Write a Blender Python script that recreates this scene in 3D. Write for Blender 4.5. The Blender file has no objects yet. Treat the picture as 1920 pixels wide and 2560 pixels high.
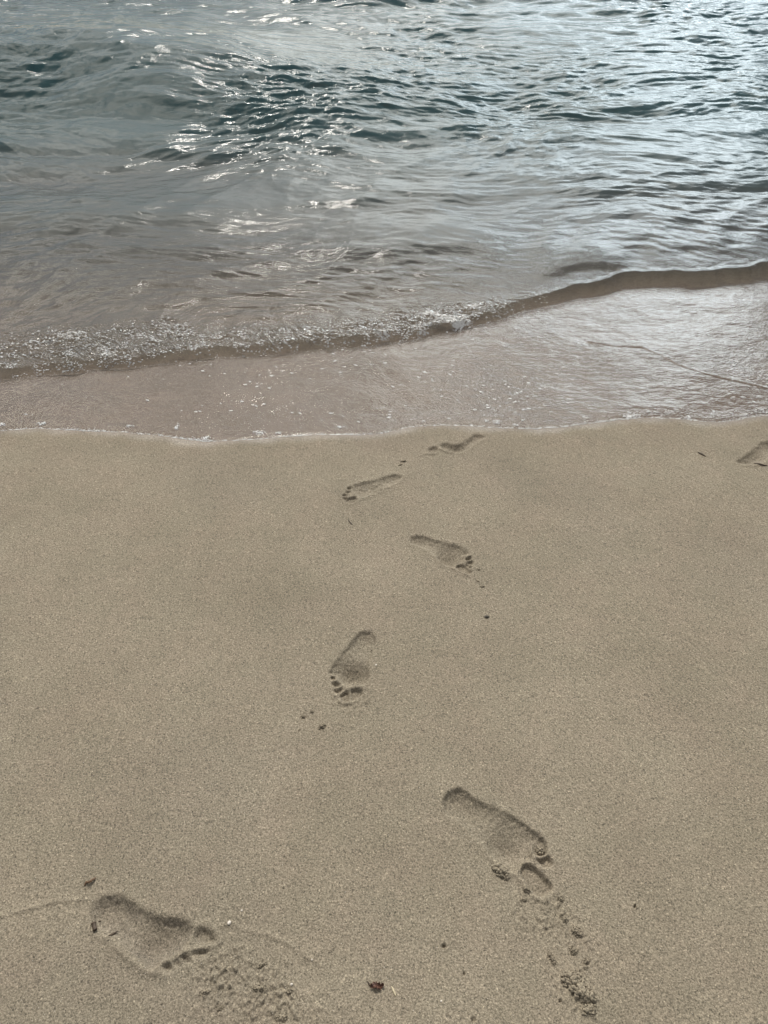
import bpy, math, random
import numpy as np
from mathutils import Vector, Matrix

# ------------------------------------------------------------------ camera, sky, sun, exposure
scene = bpy.context.scene
COL = scene.collection
F = 2000.0                      # focal length in pixels of the 1920x2560 photograph
PITCH = math.radians(45.5)      # downward tilt
CAM_Z = 1.83
SLOPE = math.tan(math.radians(4.0))
Y_W = 2.42                      # where the beach plane meets sea level

cam_data = bpy.data.cameras.new("camera")
cam_data.sensor_fit = 'VERTICAL'
cam_data.angle = 2 * math.atan(1280 / F)
cam_data.clip_start = 0.05
cam_data.clip_end = 5000
cam = bpy.data.objects.new("camera", cam_data)
COL.objects.link(cam)
cam.location = (0, 0, CAM_Z)
cam.rotation_euler = (math.pi / 2 - PITCH, 0, 0)
scene.camera = cam

SUN_EL = math.radians(43)
SUN_AZ = math.radians(-8)       # from +Y, negative = left
sun_dir = (math.sin(SUN_AZ) * math.cos(SUN_EL), math.cos(SUN_AZ) * math.cos(SUN_EL), math.sin(SUN_EL))

world = bpy.data.worlds.new("World")
scene.world = world
world.use_nodes = True


def build_world():
    nt = world.node_tree
    nt.nodes.clear()
    N, L = nt.nodes.new, nt.links.new

    def math_n(op, a, b=None, clamp=False):
        n = N('ShaderNodeMath'); n.operation = op; n.use_clamp = clamp
        for i, v in enumerate((a, b)):
            if v is None: continue
            if isinstance(v, (int, float)): n.inputs[i].default_value = v
            else: L(v, n.inputs[i])
        return n.outputs[0]
    out = N('ShaderNodeOutputWorld')
    bg = N('ShaderNodeBackground')
    sky = N('ShaderNodeTexSky')
    sky.sky_type = 'NISHITA'; sky.sun_disc = False
    sky.sun_elevation = SUN_EL; sky.sun_rotation = SUN_AZ
    sky.dust_density = 1.0
    tc = N('ShaderNodeTexCoord')
    sep = N('ShaderNodeSeparateXYZ'); L(tc.outputs['Generated'], sep.inputs[0])
    z = math_n('MAXIMUM', sep.outputs[2], 0.0)
    zz = math_n('ADD', z, 0.42)
    cx = math_n('DIVIDE', sep.outputs[0], zz); cy = math_n('DIVIDE', sep.outputs[1], zz)
    comb = N('ShaderNodeCombineXYZ'); L(cx, comb.inputs[0]); L(cy, comb.inputs[1])
    # broken cloud deck
    n1 = N('ShaderNodeTexNoise'); n1.inputs['Scale'].default_value = 2.6
    n1.inputs['Detail'].default_value = 7; n1.inputs['Roughness'].default_value = 0.58
    n1.inputs['Distortion'].default_value = 0.35
    mp = N('ShaderNodeMapping'); mp.inputs['Location'].default_value = (5.5, -3.0, 0.0)
    L(comb.outputs[0], mp.inputs[0]); L(mp.outputs[0], n1.inputs[0])
    mask = N('ShaderNodeValToRGB')
    mask.color_ramp.elements[0].position = 0.495; mask.color_ramp.elements[1].position = 0.535
    L(n1.outputs[0], mask.inputs[0])
    # light and dark parts of the clouds themselves
    n2 = N('ShaderNodeTexNoise'); n2.inputs['Scale'].default_value = 2.6
    n2.inputs['Detail'].default_value = 6
    mp2 = N('ShaderNodeMapping'); mp2.inputs['Location'].default_value = (11.0, 2.0, 5.0)
    L(comb.outputs[0], mp2.inputs[0]); L(mp2.outputs[0], n2.inputs[0])
    r2 = N('ShaderNodeMapRange'); r2.inputs[1].default_value = 0.3; r2.inputs[2].default_value = 0.7
    r2.inputs[3].default_value = 0.35; r2.inputs[4].default_value = 1.6
    L(n2.outputs[0], r2.inputs[0])
    # forward scattering round the sun
    dot = N('ShaderNodeVectorMath'); dot.operation = 'DOT_PRODUCT'
    L(tc.outputs['Generated'], dot.inputs[0]); dot.inputs[1].default_value = sun_dir
    d = math_n('MAXIMUM', dot.outputs['Value'], 0.0)
    glow = math_n('POWER', d, 7.0)
    glow = math_n('MULTIPLY', glow, SKY_GLOW)
    base = math_n('ADD', glow, SKY_CLOUD)
    # a bright bank of cloud low over the sea to the right
    dotb = N('ShaderNodeVectorMath'); dotb.operation = 'DOT_PRODUCT'
    L(tc.outputs['Generated'], dotb.inputs[0]); dotb.inputs[1].default_value = BANK_DIR
    bank = math_n('POWER', math_n('MAXIMUM', dotb.outputs['Value'], 0.0), 11.0)
    base = math_n('ADD', base, math_n('MULTIPLY', bank, SKY_BANK))
    br = math_n('MULTIPLY', base, r2.outputs[0])
    ccol = N('ShaderNodeVectorMath'); ccol.operation = 'SCALE'
    tintn = N('ShaderNodeMix'); tintn.data_type = 'RGBA'
    L(math_n('MULTIPLY', bank, 1.2, True), tintn.inputs[0])
    tintn.inputs[6].default_value = (1.0, 0.95, 0.86, 1); tintn.inputs[7].default_value = (0.84, 0.945, 1.0, 1)
    L(tintn.outputs[2], ccol.inputs[0])
    L(br, ccol.inputs['Scale'])
    mix = N('ShaderNodeMix'); mix.data_type = 'RGBA'
    L(mask.outputs[0], mix.inputs[0]); L(sky.outputs[0], mix.inputs[6]); L(ccol.outputs[0], mix.inputs[7])
    L(mix.outputs[2], bg.inputs[0])
    bg.inputs[1].default_value = 0.1
    L(bg.outputs[0], out.inputs[0])


BANK_DIR = tuple(Vector((math.sin(math.radians(24)), math.cos(math.radians(24)), 0.24)).normalized())
SKY_BANK = 58.0
SKY_GLOW = 42.0
SKY_CLOUD = 9.0
build_world()

sun_data = bpy.data.lights.new("sun", 'SUN')
sun_data.energy = 4.2
sun_data.angle = math.radians(3.5)
sun_data.color = (1.0, 0.95, 0.87)
sun = bpy.data.objects.new("sun", sun_data)
COL.objects.link(sun)
from mathutils import Vector, Matrix
sun.rotation_euler = Vector(sun_dir).to_track_quat('Z', 'Y').to_euler()
sun.location = (-2, 8, 8)

scene.view_settings.view_transform = 'Standard'
scene.view_settings.look = 'None'
scene.view_settings.exposure = -0.25
scene.view_settings.gamma = 1.0
scene.view_settings.use_curve_mapping = False
scene.render.engine = 'CYCLES'
scene.cycles.max_bounces = 5
scene.cycles.transparent_max_bounces = 8
scene.cycles.use_denoising = True
scene.cycles.sample_clamp_direct = 25.0
scene.cycles.sample_clamp_indirect = 4.0

# ------------------------------------------------------------------ helpers
rnd = random.Random(7)
cP, sP = math.cos(PITCH), math.sin(PITCH)


def ray(px, py):
    x = (np.asarray(px, float) - 960) / F
    y = -(np.asarray(py, float) - 1280) / F
    return x, cP + y * sP, -sP + y * cP


def on_beach(px, py):
    """photo pixel -> (x, y) on the sloping beach plane"""
    dx, dy, dz = ray(px, py)
    t = (Y_W * SLOPE - CAM_Z) / (dz + SLOPE * dy)
    return dx * t, dy * t


def on_sea(px, py, z=0.0):
    dx, dy, dz = ray(px, py)
    t = (z - CAM_Z) / dz
    return dx * t, dy * t


_r = np.random.RandomState(11)
_perm = _r.permutation(512).astype(np.int32)
_ga = _r.rand(512) * 2 * np.pi
_gx, _gy = np.cos(_ga), np.sin(_ga)


def perlin(x, y, seed=0):
    x = x + seed * 17.31; y = y - seed * 9.77
    xi = np.floor(x).astype(np.int64); yi = np.floor(y).astype(np.int64)
    xf = x - xi; yf = y - yi
    u = xf * xf * xf * (xf * (xf * 6 - 15) + 10); v = yf * yf * yf * (yf * (yf * 6 - 15) + 10)

    def g(ix, iy, fx, fy):
        h = _perm[(_perm[ix & 511] + iy) & 511]
        return _gx[h] * fx + _gy[h] * fy
    a = g(xi, yi, xf, yf); b = g(xi + 1, yi, xf - 1, yf)
    c = g(xi, yi + 1, xf, yf - 1); d = g(xi + 1, yi + 1, xf - 1, yf - 1)
    return ((a * (1 - u) + b * u) * (1 - v) + (c * (1 - u) + d * u) * v) * 1.5


def fbm(x, y, octaves=3, seed=0, gain=0.5):
    s = 0; a = 1.0
    for i in range(octaves):
        s = s + a * perlin(x * 2 ** i, y * 2 ** i, seed + i * 3)
        a *= gain
    return s


def sstep(t):
    t = np.clip(t, 0, 1)
    return t * t * (3 - 2 * t)


def poly_sdf(px, py, poly):
    """signed distance, positive inside"""
    d = np.full(px.shape, 1e9); inside = np.zeros(px.shape, bool)
    n = len(poly)
    for i in range(n):
        ax, ay = poly[i]; bx, by = poly[(i + 1) % n]
        ex, ey = bx - ax, by - ay
        wx, wy = px - ax, py - ay
        t = np.clip((wx * ex + wy * ey) / (ex * ex + ey * ey + 1e-12), 0, 1)
        d = np.minimum(d, (wx - ex * t) ** 2 + (wy - ey * t) ** 2)
        c = ((ay > py) != (by > py)) & (px < (bx - ax) * (py - ay) / (by - ay + 1e-15) + ax)
        inside ^= c
    d = np.sqrt(d)
    return np.where(inside, d, -d)


def line_dist(px, py, pts):
    d = np.full(px.shape, 1e9); along = np.zeros(px.shape)
    acc = 0
    for (ax, ay), (bx, by) in zip(pts[:-1], pts[1:]):
        ex, ey = bx - ax, by - ay
        t = np.clip(((px - ax) * ex + (py - ay) * ey) / (ex * ex + ey * ey + 1e-12), 0, 1)
        q = np.sqrt((px - ax - ex * t) ** 2 + (py - ay - ey * t) ** 2)
        ln = math.hypot(ex, ey)
        along = np.where(q < d, acc + t * ln, along)
        d = np.minimum(d, q); acc += ln
    return d, along / acc


def smooth_poly(pts, n=2):
    p = np.array(pts, float)
    for _ in range(n):
        q = np.roll(p, -1, 0)
        p = np.stack([0.75 * p + 0.25 * q, 0.25 * p + 0.75 * q], 1).reshape(-1, 2)
    return [tuple(v) for v in p]


def crop(pts, ox, oy, s):
    """points read off an enlarged crop -> beach coordinates"""
    out = []
    for x, y in pts:
        X, Y = on_beach(ox + x * s, oy + y * s)
        out.append((float(X), float(Y)))
    return out


def tag(o, label=None, cat=None, group=None, kind=None):
    if label: o['label'] = label
    if cat: o['category'] = cat
    if group: o['group'] = group
    if kind: o['kind'] = kind
    return o


def mesh_from(name, verts, faces, mat, normals=None, attrs=None, smooth=True, parent=None):
    me = bpy.data.meshes.new(name)
    nv, nf = len(verts), len(faces)
    k = faces.shape[1]
    me.vertices.add(nv); me.vertices.foreach_set('co', np.ascontiguousarray(verts, np.float32).ravel())
    me.loops.add(nf * k); me.loops.foreach_set('vertex_index', np.ascontiguousarray(faces, np.int32).ravel())
    me.polygons.add(nf); me.polygons.foreach_set('loop_start', np.arange(0, nf * k, k, dtype=np.int32))
    me.update(calc_edges=True)
    if smooth: me.polygons.foreach_set('use_smooth', np.ones(nf, bool))
    for key, val in (attrs or {}).items():
        a = me.attributes.new(key, 'FLOAT', 'POINT')
        a.data.foreach_set('value', np.ascontiguousarray(val, np.float32))
    if normals is not None:
        me.normals_split_custom_set_from_vertices(np.ascontiguousarray(normals, np.float32).reshape(-1, 3))
    me.materials.append(mat)
    o = bpy.data.objects.new(name, me)
    COL.objects.link(o)
    if parent: o.parent = parent
    return o


def grid_faces(nr, nc):
    i = np.arange(nr - 1)[:, None] * nc + np.arange(nc - 1)[None, :]
    i = i.ravel()
    return np.stack([i, i + 1, i + 1 + nc, i + nc], 1)


def grid_normals(X, Y, Z):
    dXu = np.gradient(X, axis=1); dYu = np.gradient(Y, axis=1); dZu = np.gradient(Z, axis=1)
    dXv = np.gradient(X, axis=0); dYv = np.gradient(Y, axis=0); dZv = np.gradient(Z, axis=0)
    n = np.stack([dYu * dZv - dZu * dYv, dZu * dXv - dXu * dZv, dXu * dYv - dYu * dXv], -1)
    n /= np.linalg.norm(n, axis=-1, keepdims=True)
    return n


def axis_coords(segs):
    """[(start, end, step)] -> monotonically growing coordinates; steps grow smoothly"""
    out = [segs[0][0]]
    for a, b, s0, s1 in segs:
        x = a
        while x < b - 1e-9:
            t = (x - a) / (b - a)
            x += s0 * (s1 / s0) ** t
            out.append(min(x, b))
    return np.array(out)


# ------------------------------------------------------------------ materials
class NT:
    def __init__(s, name):
        s.m = bpy.data.materials.new(name); s.m.use_nodes = True
        s.t = s.m.node_tree; s.t.nodes.clear()
        s.out = s.n('ShaderNodeOutputMaterial')

    def n(s, typ, **kw):
        o = s.t.nodes.new(typ)
        for k, v in kw.items(): setattr(o, k, v)
        return o

    def set(s, sock, v):
        if hasattr(v, 'links') or isinstance(v, bpy.types.NodeSocket): s.t.links.new(v, sock)
        else: sock.default_value = v

    def math(s, op, a, b=0.0, clamp=False):
        o = s.n('ShaderNodeMath', operation=op, use_clamp=clamp)
        s.set(o.inputs[0], a); s.set(o.inputs[1], b)
        return o.outputs[0]

    def ramp(s, fac, a, b, lo=0.0, hi=1.0):
        o = s.n('ShaderNodeMapRange'); s.set(o.inputs[0], fac)
        for i, v in enumerate((a, b, lo, hi)): o.inputs[i + 1].default_value = v
        return o.outputs[0]

    def mix(s, f, a, b):
        o = s.n('ShaderNodeMix', data_type='RGBA'); s.set(o.inputs[0], f)
        s.set(o.inputs[6], a); s.set(o.inputs[7], b)
        return o.outputs[2]

    def pos(s, scale=(1, 1, 1), rot=0.0):
        g = s.n('ShaderNodeNewGeometry')
        ro = s.n('ShaderNodeMapping'); ro.inputs['Rotation'].default_value = (0, 0, rot)
        m = s.n('ShaderNodeMapping'); m.inputs['Scale'].default_value = scale
        s.t.links.new(g.outputs['Position'], ro.inputs[0]); s.t.links.new(ro.outputs[0], m.inputs[0])
        return m.outputs[0]

    def noise(s, vec, scale, detail=2, rough=0.5, dist=0.0):
        o = s.n('ShaderNodeTexNoise'); s.set(o.inputs['Vector'], vec)
        o.inputs['Scale'].default_value = scale; o.inputs['Detail'].default_value = detail
        o.inputs['Roughness'].default_value = rough; o.inputs['Distortion'].default_value = dist
        return o.outputs[0]

    def attr(s, name):
        return s.n('ShaderNodeAttribute', attribute_name=name).outputs['Fac']

    def bump(s, h, strength, dist, nrm=None):
        o = s.n('ShaderNodeBump'); s.set(o.inputs['Height'], h)
        o.inputs['Strength'].default_value = strength; o.inputs['Distance'].default_value = dist
        if nrm is not None: s.set(o.inputs['Normal'], nrm)
        return o.outputs[0]


def sand_material(name, with_wet=True):
    s = NT(name)
    p = s.pos()
    grain = s.noise(p, 260, 2, 0.6)
    grain2 = s.noise(p, 520, 1, 0.5)
    vor = s.n('ShaderNodeTexVoronoi'); s.set(vor.inputs['Vector'], p); vor.inputs['Scale'].default_value = 420
    vsep = s.n('ShaderNodeSeparateColor'); s.set(vsep.inputs[0], vor.outputs['Color'])
    mott = s.noise(p, 3.2, 4, 0.6)
    tint = s.noise(s.pos((1, 1, 1)), 7.5, 3, 0.6)
    c = s.mix(s.ramp(mott, 0.3, 0.7), (0.176, 0.151, 0.108, 1), (0.220, 0.189, 0.138, 1))
    c = s.mix(s.ramp(tint, 0.4, 0.68, 0, 0.35), c, (0.226, 0.181, 0.135, 1))
    # dark and light grains
    k = s.ramp(grain, 0.30, 0.70, 0.55, 1.45)
    k = s.math('MULTIPLY', k, s.ramp(grain2, 0.3, 0.7, 0.86, 1.14))
    light = s.math('GREATER_THAN', vsep.outputs[0], 0.985)
    dark = s.math('LESS_THAN', vsep.outputs[1], 0.03)
    k = s.math('ADD', k, s.math('MULTIPLY', light, 0.7))
    k = s.math('MULTIPLY', k, s.math('SUBTRACT', 1.0, s.math('MULTIPLY', dark, 0.5)))
    vm = s.n('ShaderNodeVectorMath', operation='SCALE'); s.set(vm.inputs[0], c); s.set(vm.inputs['Scale'], k)
    col = vm.outputs[0]
    rough = 0.85
    spec = 0.25
    if not with_wet:
        dr = s.n('ShaderNodeVectorMath', operation='SCALE'); s.set(dr.inputs[0], col); dr.inputs['Scale'].default_value = 1.08
        col = dr.outputs[0]
    if with_wet:
        wet = s.attr('wet')
        damp = s.attr('damp')
        dm = s.n('ShaderNodeVectorMath', operation='MULTIPLY'); s.set(dm.inputs[0], col)
        dm.inputs[1].default_value = (0.80, 0.80, 0.84)
        col = s.mix(damp, col, dm.outputs[0])
        wcol = s.n('ShaderNodeVectorMath', operation='MULTIPLY'); s.set(wcol.inputs[0], col)
        wcol.inputs[1].default_value = (0.66, 0.595, 0.59)
        col = s.mix(wet, col, wcol.outputs[0])
        film = s.attr('sheen')
        rough = s.ramp(film, 0, 1, 0.85, 0.22)
        spec = s.ramp(film, 0, 1, 0.25, 0.55)
    b = s.n('ShaderNodeBsdfPrincipled')
    s.set(b.inputs['Base Color'], col); s.set(b.inputs['Roughness'], rough)
    s.set(b.inputs['Specular IOR Level'], spec)
    streak = s.noise(s.pos((14, 110, 1), math.radians(52)), 1.0, 2, 0.5)
    sx = s.n('ShaderNodeSeparateXYZ'); s.set(sx.inputs[0], s.pos())
    streak = s.math('MULTIPLY', streak, s.math('MULTIPLY', s.ramp(sx.outputs[0], -0.1, 0.7), s.ramp(s.noise(s.pos(), 2.5, 2), .35, .6)))
    nb = s.bump(streak, 0.9, 0.003)
    nb = s.bump(grain, 0.75, 0.0022, nb)
    nb = s.bump(s.noise(p, 110, 2), 0.4, 0.002, nb)
    s.set(b.inputs['Normal'], nb)
    s.set(s.out.inputs[0], b.outputs[0])
    return s.m


def water_material():
    s = NT('sea_water_surface')
    depth = s.attr('depth'); chop = s.attr('chop'); foam = s.attr('foam')
    p1 = s.pos((1.0, 1.6, 1.0), math.radians(8))
    n_a = s.noise(p1, 24, 2, 0.45, 0.3)
    n_b = s.noise(s.pos((1.0, 1.5, 1.0), math.radians(-14)), 75, 2, 0.5)
    n_c = s.noise(s.pos((1.0, 1.5, 1.0)), 95, 2, 0.5)
    amp = s.attr('ripple')
    h = s.math('ADD', s.math('MULTIPLY', n_a, 0.0045), s.math('MULTIPLY', n_b, 0.0011))
    h = s.math('MULTIPLY', h, amp)
    h2 = s.math('MULTIPLY', n_c, s.math('ADD', 0.0010, s.math('MULTIPLY', chop, 0.004)))
    h = s.math('ADD', h, h2)
    nrm = s.bump(h, 1.0, 1.0)
    fr = s.n('ShaderNodeFresnel'); geo = s.n('ShaderNodeNewGeometry'); s.set(fr.inputs[0], s.ramp(geo.outputs['Backfacing'], 0, 1, 1.43, 1 / 1.43)); s.set(fr.inputs['Normal'], nrm)
    gl = s.n('ShaderNodeBsdfGlossy'); gl.inputs['Roughness'].default_value = 0.018
    s.set(gl.inputs['Normal'], nrm)
    # clear thin water -> stirred-up shallow water -> green deeper water
    tr = s.n('ShaderNodeBsdfTransparent'); tr.inputs[0].default_value = (0.975, 0.97, 0.97, 1)
    s.set(tr.inputs[0], s.mix(s.ramp(depth, 0.0, 0.12), (0.97, 0.965, 0.965, 1), (0.70, 0.74, 0.72, 1)))
    cr = s.n('ShaderNodeValToRGB')
    e = cr.color_ramp.elements
    e[0].position = 0.0; e[0].color = (0.200, 0.186, 0.150, 1)
    e[1].position = 1.0; e[1].color = (0.045, 0.108, 0.114, 1)
    m1 = e.new(0.26); m1.color = (0.115, 0.128, 0.118, 1)
    m2 = e.new(0.50); m2.color = (0.068, 0.125, 0.128, 1)
    s.set(cr.inputs[0], s.ramp(depth, 0.0, 0.42))
    df = s.n('ShaderNodeBsdfDiffuse'); s.set(df.inputs[0], cr.outputs[0])
    tl = s.n('ShaderNodeBsdfTranslucent'); s.set(tl.inputs[0], cr.outputs[0])
    dt = s.n('ShaderNodeMixShader'); dt.inputs[0].default_value = 0.45
    s.set(dt.inputs[1], df.outputs[0]); s.set(dt.inputs[2], tl.outputs[0])
    op = s.n('ShaderNodeMapRange', interpolation_type='SMOOTHSTEP'); s.set(op.inputs[0], depth)
    op.inputs[1].default_value = 0.0; op.inputs[2].default_value = 0.14
    op.inputs[3].default_value = 0.0; op.inputs[4].default_value = 0.97
    body = s.n('ShaderNodeMixShader'); s.set(body.inputs[0], op.outputs[0])
    s.set(body.inputs[1], tr.outputs[0]); s.set(body.inputs[2], dt.outputs[0])
    mx = s.n('ShaderNodeMixShader'); s.set(mx.inputs[0], fr.outputs[0])
    s.set(mx.inputs[1], body.outputs[0]); s.set(mx.inputs[2], gl.outputs[0])
    # thin lace of froth
    lace = s.noise(s.pos((1.0, 1.7, 1.0)), 60, 4, 0.65, 1.2)
    fm = s.math('MULTIPLY', s.math('SUBTRACT', s.math('ADD', lace, s.math('MULTIPLY', foam, 0.30)), 0.72), 9.0, clamp=True)
    fm = s.math('MULTIPLY', fm, s.math('GREATER_THAN', foam, 0.01))
    fd = s.n('ShaderNodeBsdfDiffuse'); fd.inputs[0].default_value = (0.72, 0.72, 0.70, 1)
    fin = s.n('ShaderNodeMixShader'); s.set(fin.inputs[0], s.math('MULTIPLY', fm, 0.75))
    s.set(fin.inputs[1], mx.outputs[0]); s.set(fin.inputs[2], fd.outputs[0])
    s.set(s.out.inputs[0], fin.outputs[0])
    return s.m


def plain_material(name, c1, c2, scale=300, rough=0.7, bumpd=0.001):
    s = NT(name)
    n = s.noise(s.pos(), scale, 3, 0.6)
    b = s.n('ShaderNodeBsdfPrincipled')
    s.set(b.inputs['Base Color'], s.mix(s.ramp(n, 0.35, 0.65), (*c1, 1), (*c2, 1)))
    b.inputs['Roughness'].default_value = rough
    s.set(b.inputs['Normal'], s.bump(n, 0.6, bumpd))
    s.set(s.out.inputs[0], b.outputs[0])
    return s.m


SAND = sand_material('wet_beach_sand')
CLOD_SAND = sand_material('crumbled_sand', False)
WATER = water_material()
LEAF_RED = plain_material('dead_red_brown_leaf', (0.050, 0.021, 0.012), (0.095, 0.038, 0.020), 260, 0.5)
BROWN = plain_material('dark_brown_driftwood', (0.030, 0.020, 0.012), (0.075, 0.048, 0.026), 400, 0.7)
WEED = plain_material('brown_weed', (0.07, 0.035, 0.015), (0.13, 0.07, 0.03), 400, 0.6)
STRAW = plain_material('pale_straw', (0.42, 0.35, 0.22), (0.52, 0.45, 0.31), 300, 0.6)
SHELL = plain_material('pale_shell', (0.48, 0.43, 0.36), (0.60, 0.55, 0.48), 300, 0.4)
STONE = plain_material('dark_pebble', (0.05, 0.045, 0.035), (0.10, 0.09, 0.07), 300, 0.6)
s = NT('sea_foam_bubbles')
b = s.n('ShaderNodeBsdfPrincipled'); b.inputs['Base Color'].default_value = (0.78, 0.78, 0.77, 1)
b.inputs['Roughness'].default_value = 0.25
s.set(s.out.inputs[0], b.outputs[0]); FOAM = s.m

# ------------------------------------------------------------------ shore curves (read off the photograph, laid out on the ground)
def curve(pts, fn=on_beach):
    a = np.array([fn(*p) for p in pts], float)
    o = np.argsort(a[:, 0])
    return a[o, 0], a[o, 1]


def smooth_curve(cx, cy, n=400):
    # Catmull-like smoothing: dense linear resample then blur; straight continuation outside
    x0, x1 = cx[0], cx[-1]
    xs = np.linspace(x0, x1, n)
    ys = np.interp(xs, cx, cy)
    k = np.hanning(15); k /= k.sum()
    ys = np.convolve(np.pad(ys, 7, mode='edge'), k, 'valid')
    return xs, ys


WL = curve([(-200, 1068), (0, 1078), (100, 1070), (220, 1078), (330, 1082), (430, 1094), (520, 1104), (600, 1102), (700, 1090),
            (800, 1086), (900, 1088), (960, 1082), (1040, 1066), (1110, 1062), (1200, 1066), (1300, 1072), (1400, 1070),
            (1480, 1058), (1560, 1048), (1640, 1046), (1720, 1050), (1800, 1056), (1860, 1044), (1920, 1038), (2150, 1020)])
WLx, WLy = smooth_curve(*WL)
FT = curve([(-200, 962), (0, 952), (180, 936), (350, 918), (480, 905), (580, 896), (720, 886), (870, 873), (960, 863), (1076, 845), (1220, 811), (1307, 782),
            (1452, 752), (1560, 730), (1650, 724), (1741, 728), (1830, 720), (1920, 707), (2150, 690)])
FTx, FTy = smooth_curve(*FT)


def waterline(x):
    far = np.where(x < WLx[0], 0.10 * np.sin((x - WLx[0]) * 1.3) , 0) + np.where(x > WLx[-1], 0.10 * np.sin((x - WLx[-1]) * 1.1), 0)
    return np.interp(x, WLx, WLy) + far + 0.006 * perlin(x * 9, x * 0, 3) + 0.003 * perlin(x * 30, x * 0, 4)


def foot(x):
    far = np.where(x < FTx[0], -0.12 * np.sin((x - FTx[0]) * 1.0), 0) + np.where(x > FTx[-1], 0.12 * np.sin((x - FTx[-1]) * 0.9), 0)
    return np.interp(x, FTx, FTy) + far + 0.012 * perlin(x * 6, x * 0, 8) + 0.006 * perlin(x * 17, x * 0, 9)


# ------------------------------------------------------------------ beach heights
def beach_plain(X, Y):
    """the smooth beach profile without prints"""
    z = -(Y - Y_W) * SLOPE
    z = np.where(Y > 12, -(12 - Y_W) * SLOPE - (Y - 12) * 0.03, z)
    z = np.maximum(z, -6.0)
    z = np.where(Y < -6, (Y_W + 6) * SLOPE + (-6 - Y) * 0.01, z)
    fade = np.clip(1.4 - np.abs(Y - 1.2) / 6, 0, 1)
    z = z + 0.0035 * fbm(X * 2.3, Y * 2.3, 2, 1) * fade + 0.0011 * fbm(X * 9, Y * 9, 2, 5) * fade
    return z


PRINTS = []


def footprint(**kw):
    PRINTS.append(kw)


S1 = (1080, 1940, .2049)
footprint(o=S1, depth=.0122, wall=.011, hollow=[((900, 930), .034, .006)],
          sole=[(120, 320), (150, 230), (270, 150), (350, 150), (430, 210), (560, 320), (760, 400), (930, 470), (1090, 550), (1230, 660), (1330, 720),
                (1370, 810), (1260, 860), (1210, 950), (1230, 1020), (1100, 1060), (1060, 1130), (990, 1190), (870, 1110), (760, 1000), (640, 880), (520, 760), (380, 600), (250, 530), (150, 440)],
          toes=[[(1090, 1090), (1170, 1060), (1280, 1140), (1400, 1250), (1480, 1340), (1440, 1420), (1330, 1500), (1200, 1390), (1080, 1230)],
                [(1250, 990), (1330, 1020), (1410, 960), (1470, 1030), (1485, 1080), (1420, 1120), (1330, 1110)],
                [(1190, 790), (1290, 720), (1385, 780), (1420, 900), (1395, 960), (1300, 980), (1220, 930)]],
          ridges=[([(600, 830), (720, 960), (790, 1060), (900, 1160), (1060, 1260), (1200, 1400), (1330, 1520)], .006, .0035),
                  ([(1190, 700), (1230, 840), (1220, 950), (1280, 1060), (1330, 1120), (1400, 1220)], .005, .004)],
          label='deep right-foot print filled with shadow, lowest on the right, clods trailing below its toes', heel=(300, 300), toe=(1350, 1250))
S2 = (180, 2170, .2532)
footprint(o=S2, damp=.7, depth=.0110, wall=.020, hollow=[((820, 800), .04, .005)],
          sole=[(170, 470), (200, 370), (260, 300), (400, 255), (540, 280), (640, 370), (820, 460), (950, 490), (1080, 480), (1180, 560), (1200, 640), (1150, 730), (1090, 810),
                (1000, 870), (880, 930), (800, 1000), (740, 990), (620, 900), (500, 790), (400, 700), (280, 640), (190, 580)],
          toes=[[(1180, 670), (1220, 590), (1330, 575), (1440, 690), (1390, 760), (1260, 785), (1185, 740)],
                [(1170, 840), (1240, 800), (1370, 790), (1340, 860), (1210, 890)],
                [(1060, 880), (1115, 825), (1200, 915), (1145, 955), (1080, 935)],
                [(985, 930), (1030, 900), (1090, 930), (1060, 980), (1005, 975)],
                [(870, 970), (950, 915), (1000, 970), (965, 1035), (895, 1020)]],
          ridges=[([(200, 620), (330, 690), (450, 790), (560, 880), (700, 990), (800, 1040), (900, 1060)], .010, .004),
                  ([(860, 950), (960, 900), (1060, 850), (1180, 800), (1280, 800), (1460, 740)], .005, .005)],
          label='broad left-foot print with brown debris in its heel, at the lower left', heel=(330, 430), toe=(1300, 720))
S3 = (780, 1550, .12055)
footprint(o=S3, depth=.0095, wall=.012, hollow=[((830, 1150), .033, .0115)],
          sole=[(930, 320), (1000, 250), (1140, 225), (1280, 280), (1340, 390), (1320, 500), (1260, 640), (1210, 790), (1185, 950), (1190, 1100), (1170, 1260), (1060, 1340), (900, 1370),
                (690, 1350), (600, 1290), (520, 1200), (430, 1130), (340, 1120), (400, 980), (500, 830), (600, 700), (760, 520)],
          toes=[[(370, 1150), (450, 1140), (510, 1210), (470, 1240), (390, 1230)],
                [(400, 1290), (460, 1255), (570, 1290), (600, 1350), (500, 1405), (430, 1370)],
                [(430, 1430), (530, 1430), (620, 1390), (635, 1450), (560, 1535), (470, 1510)],
                [(560, 1580), (640, 1500), (750, 1450), (790, 1560), (760, 1700), (670, 1710), (600, 1640)],
                [(790, 1440), (900, 1410), (1060, 1440), (1075, 1530), (960, 1620), (820, 1690), (790, 1560)]],
          ridges=[([(470, 1150), (600, 1290), (640, 1370), (780, 1390), (1000, 1370)], .006, .003), ([(600, 1700), (740, 1740), (900, 1690)], .005, .004)],
          label='toes-down left-foot print with crumbled toe marks, in the middle of the beach', heel=(1140, 380), toe=(800, 1600))
S4 = (990, 1310, .1326)
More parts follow.
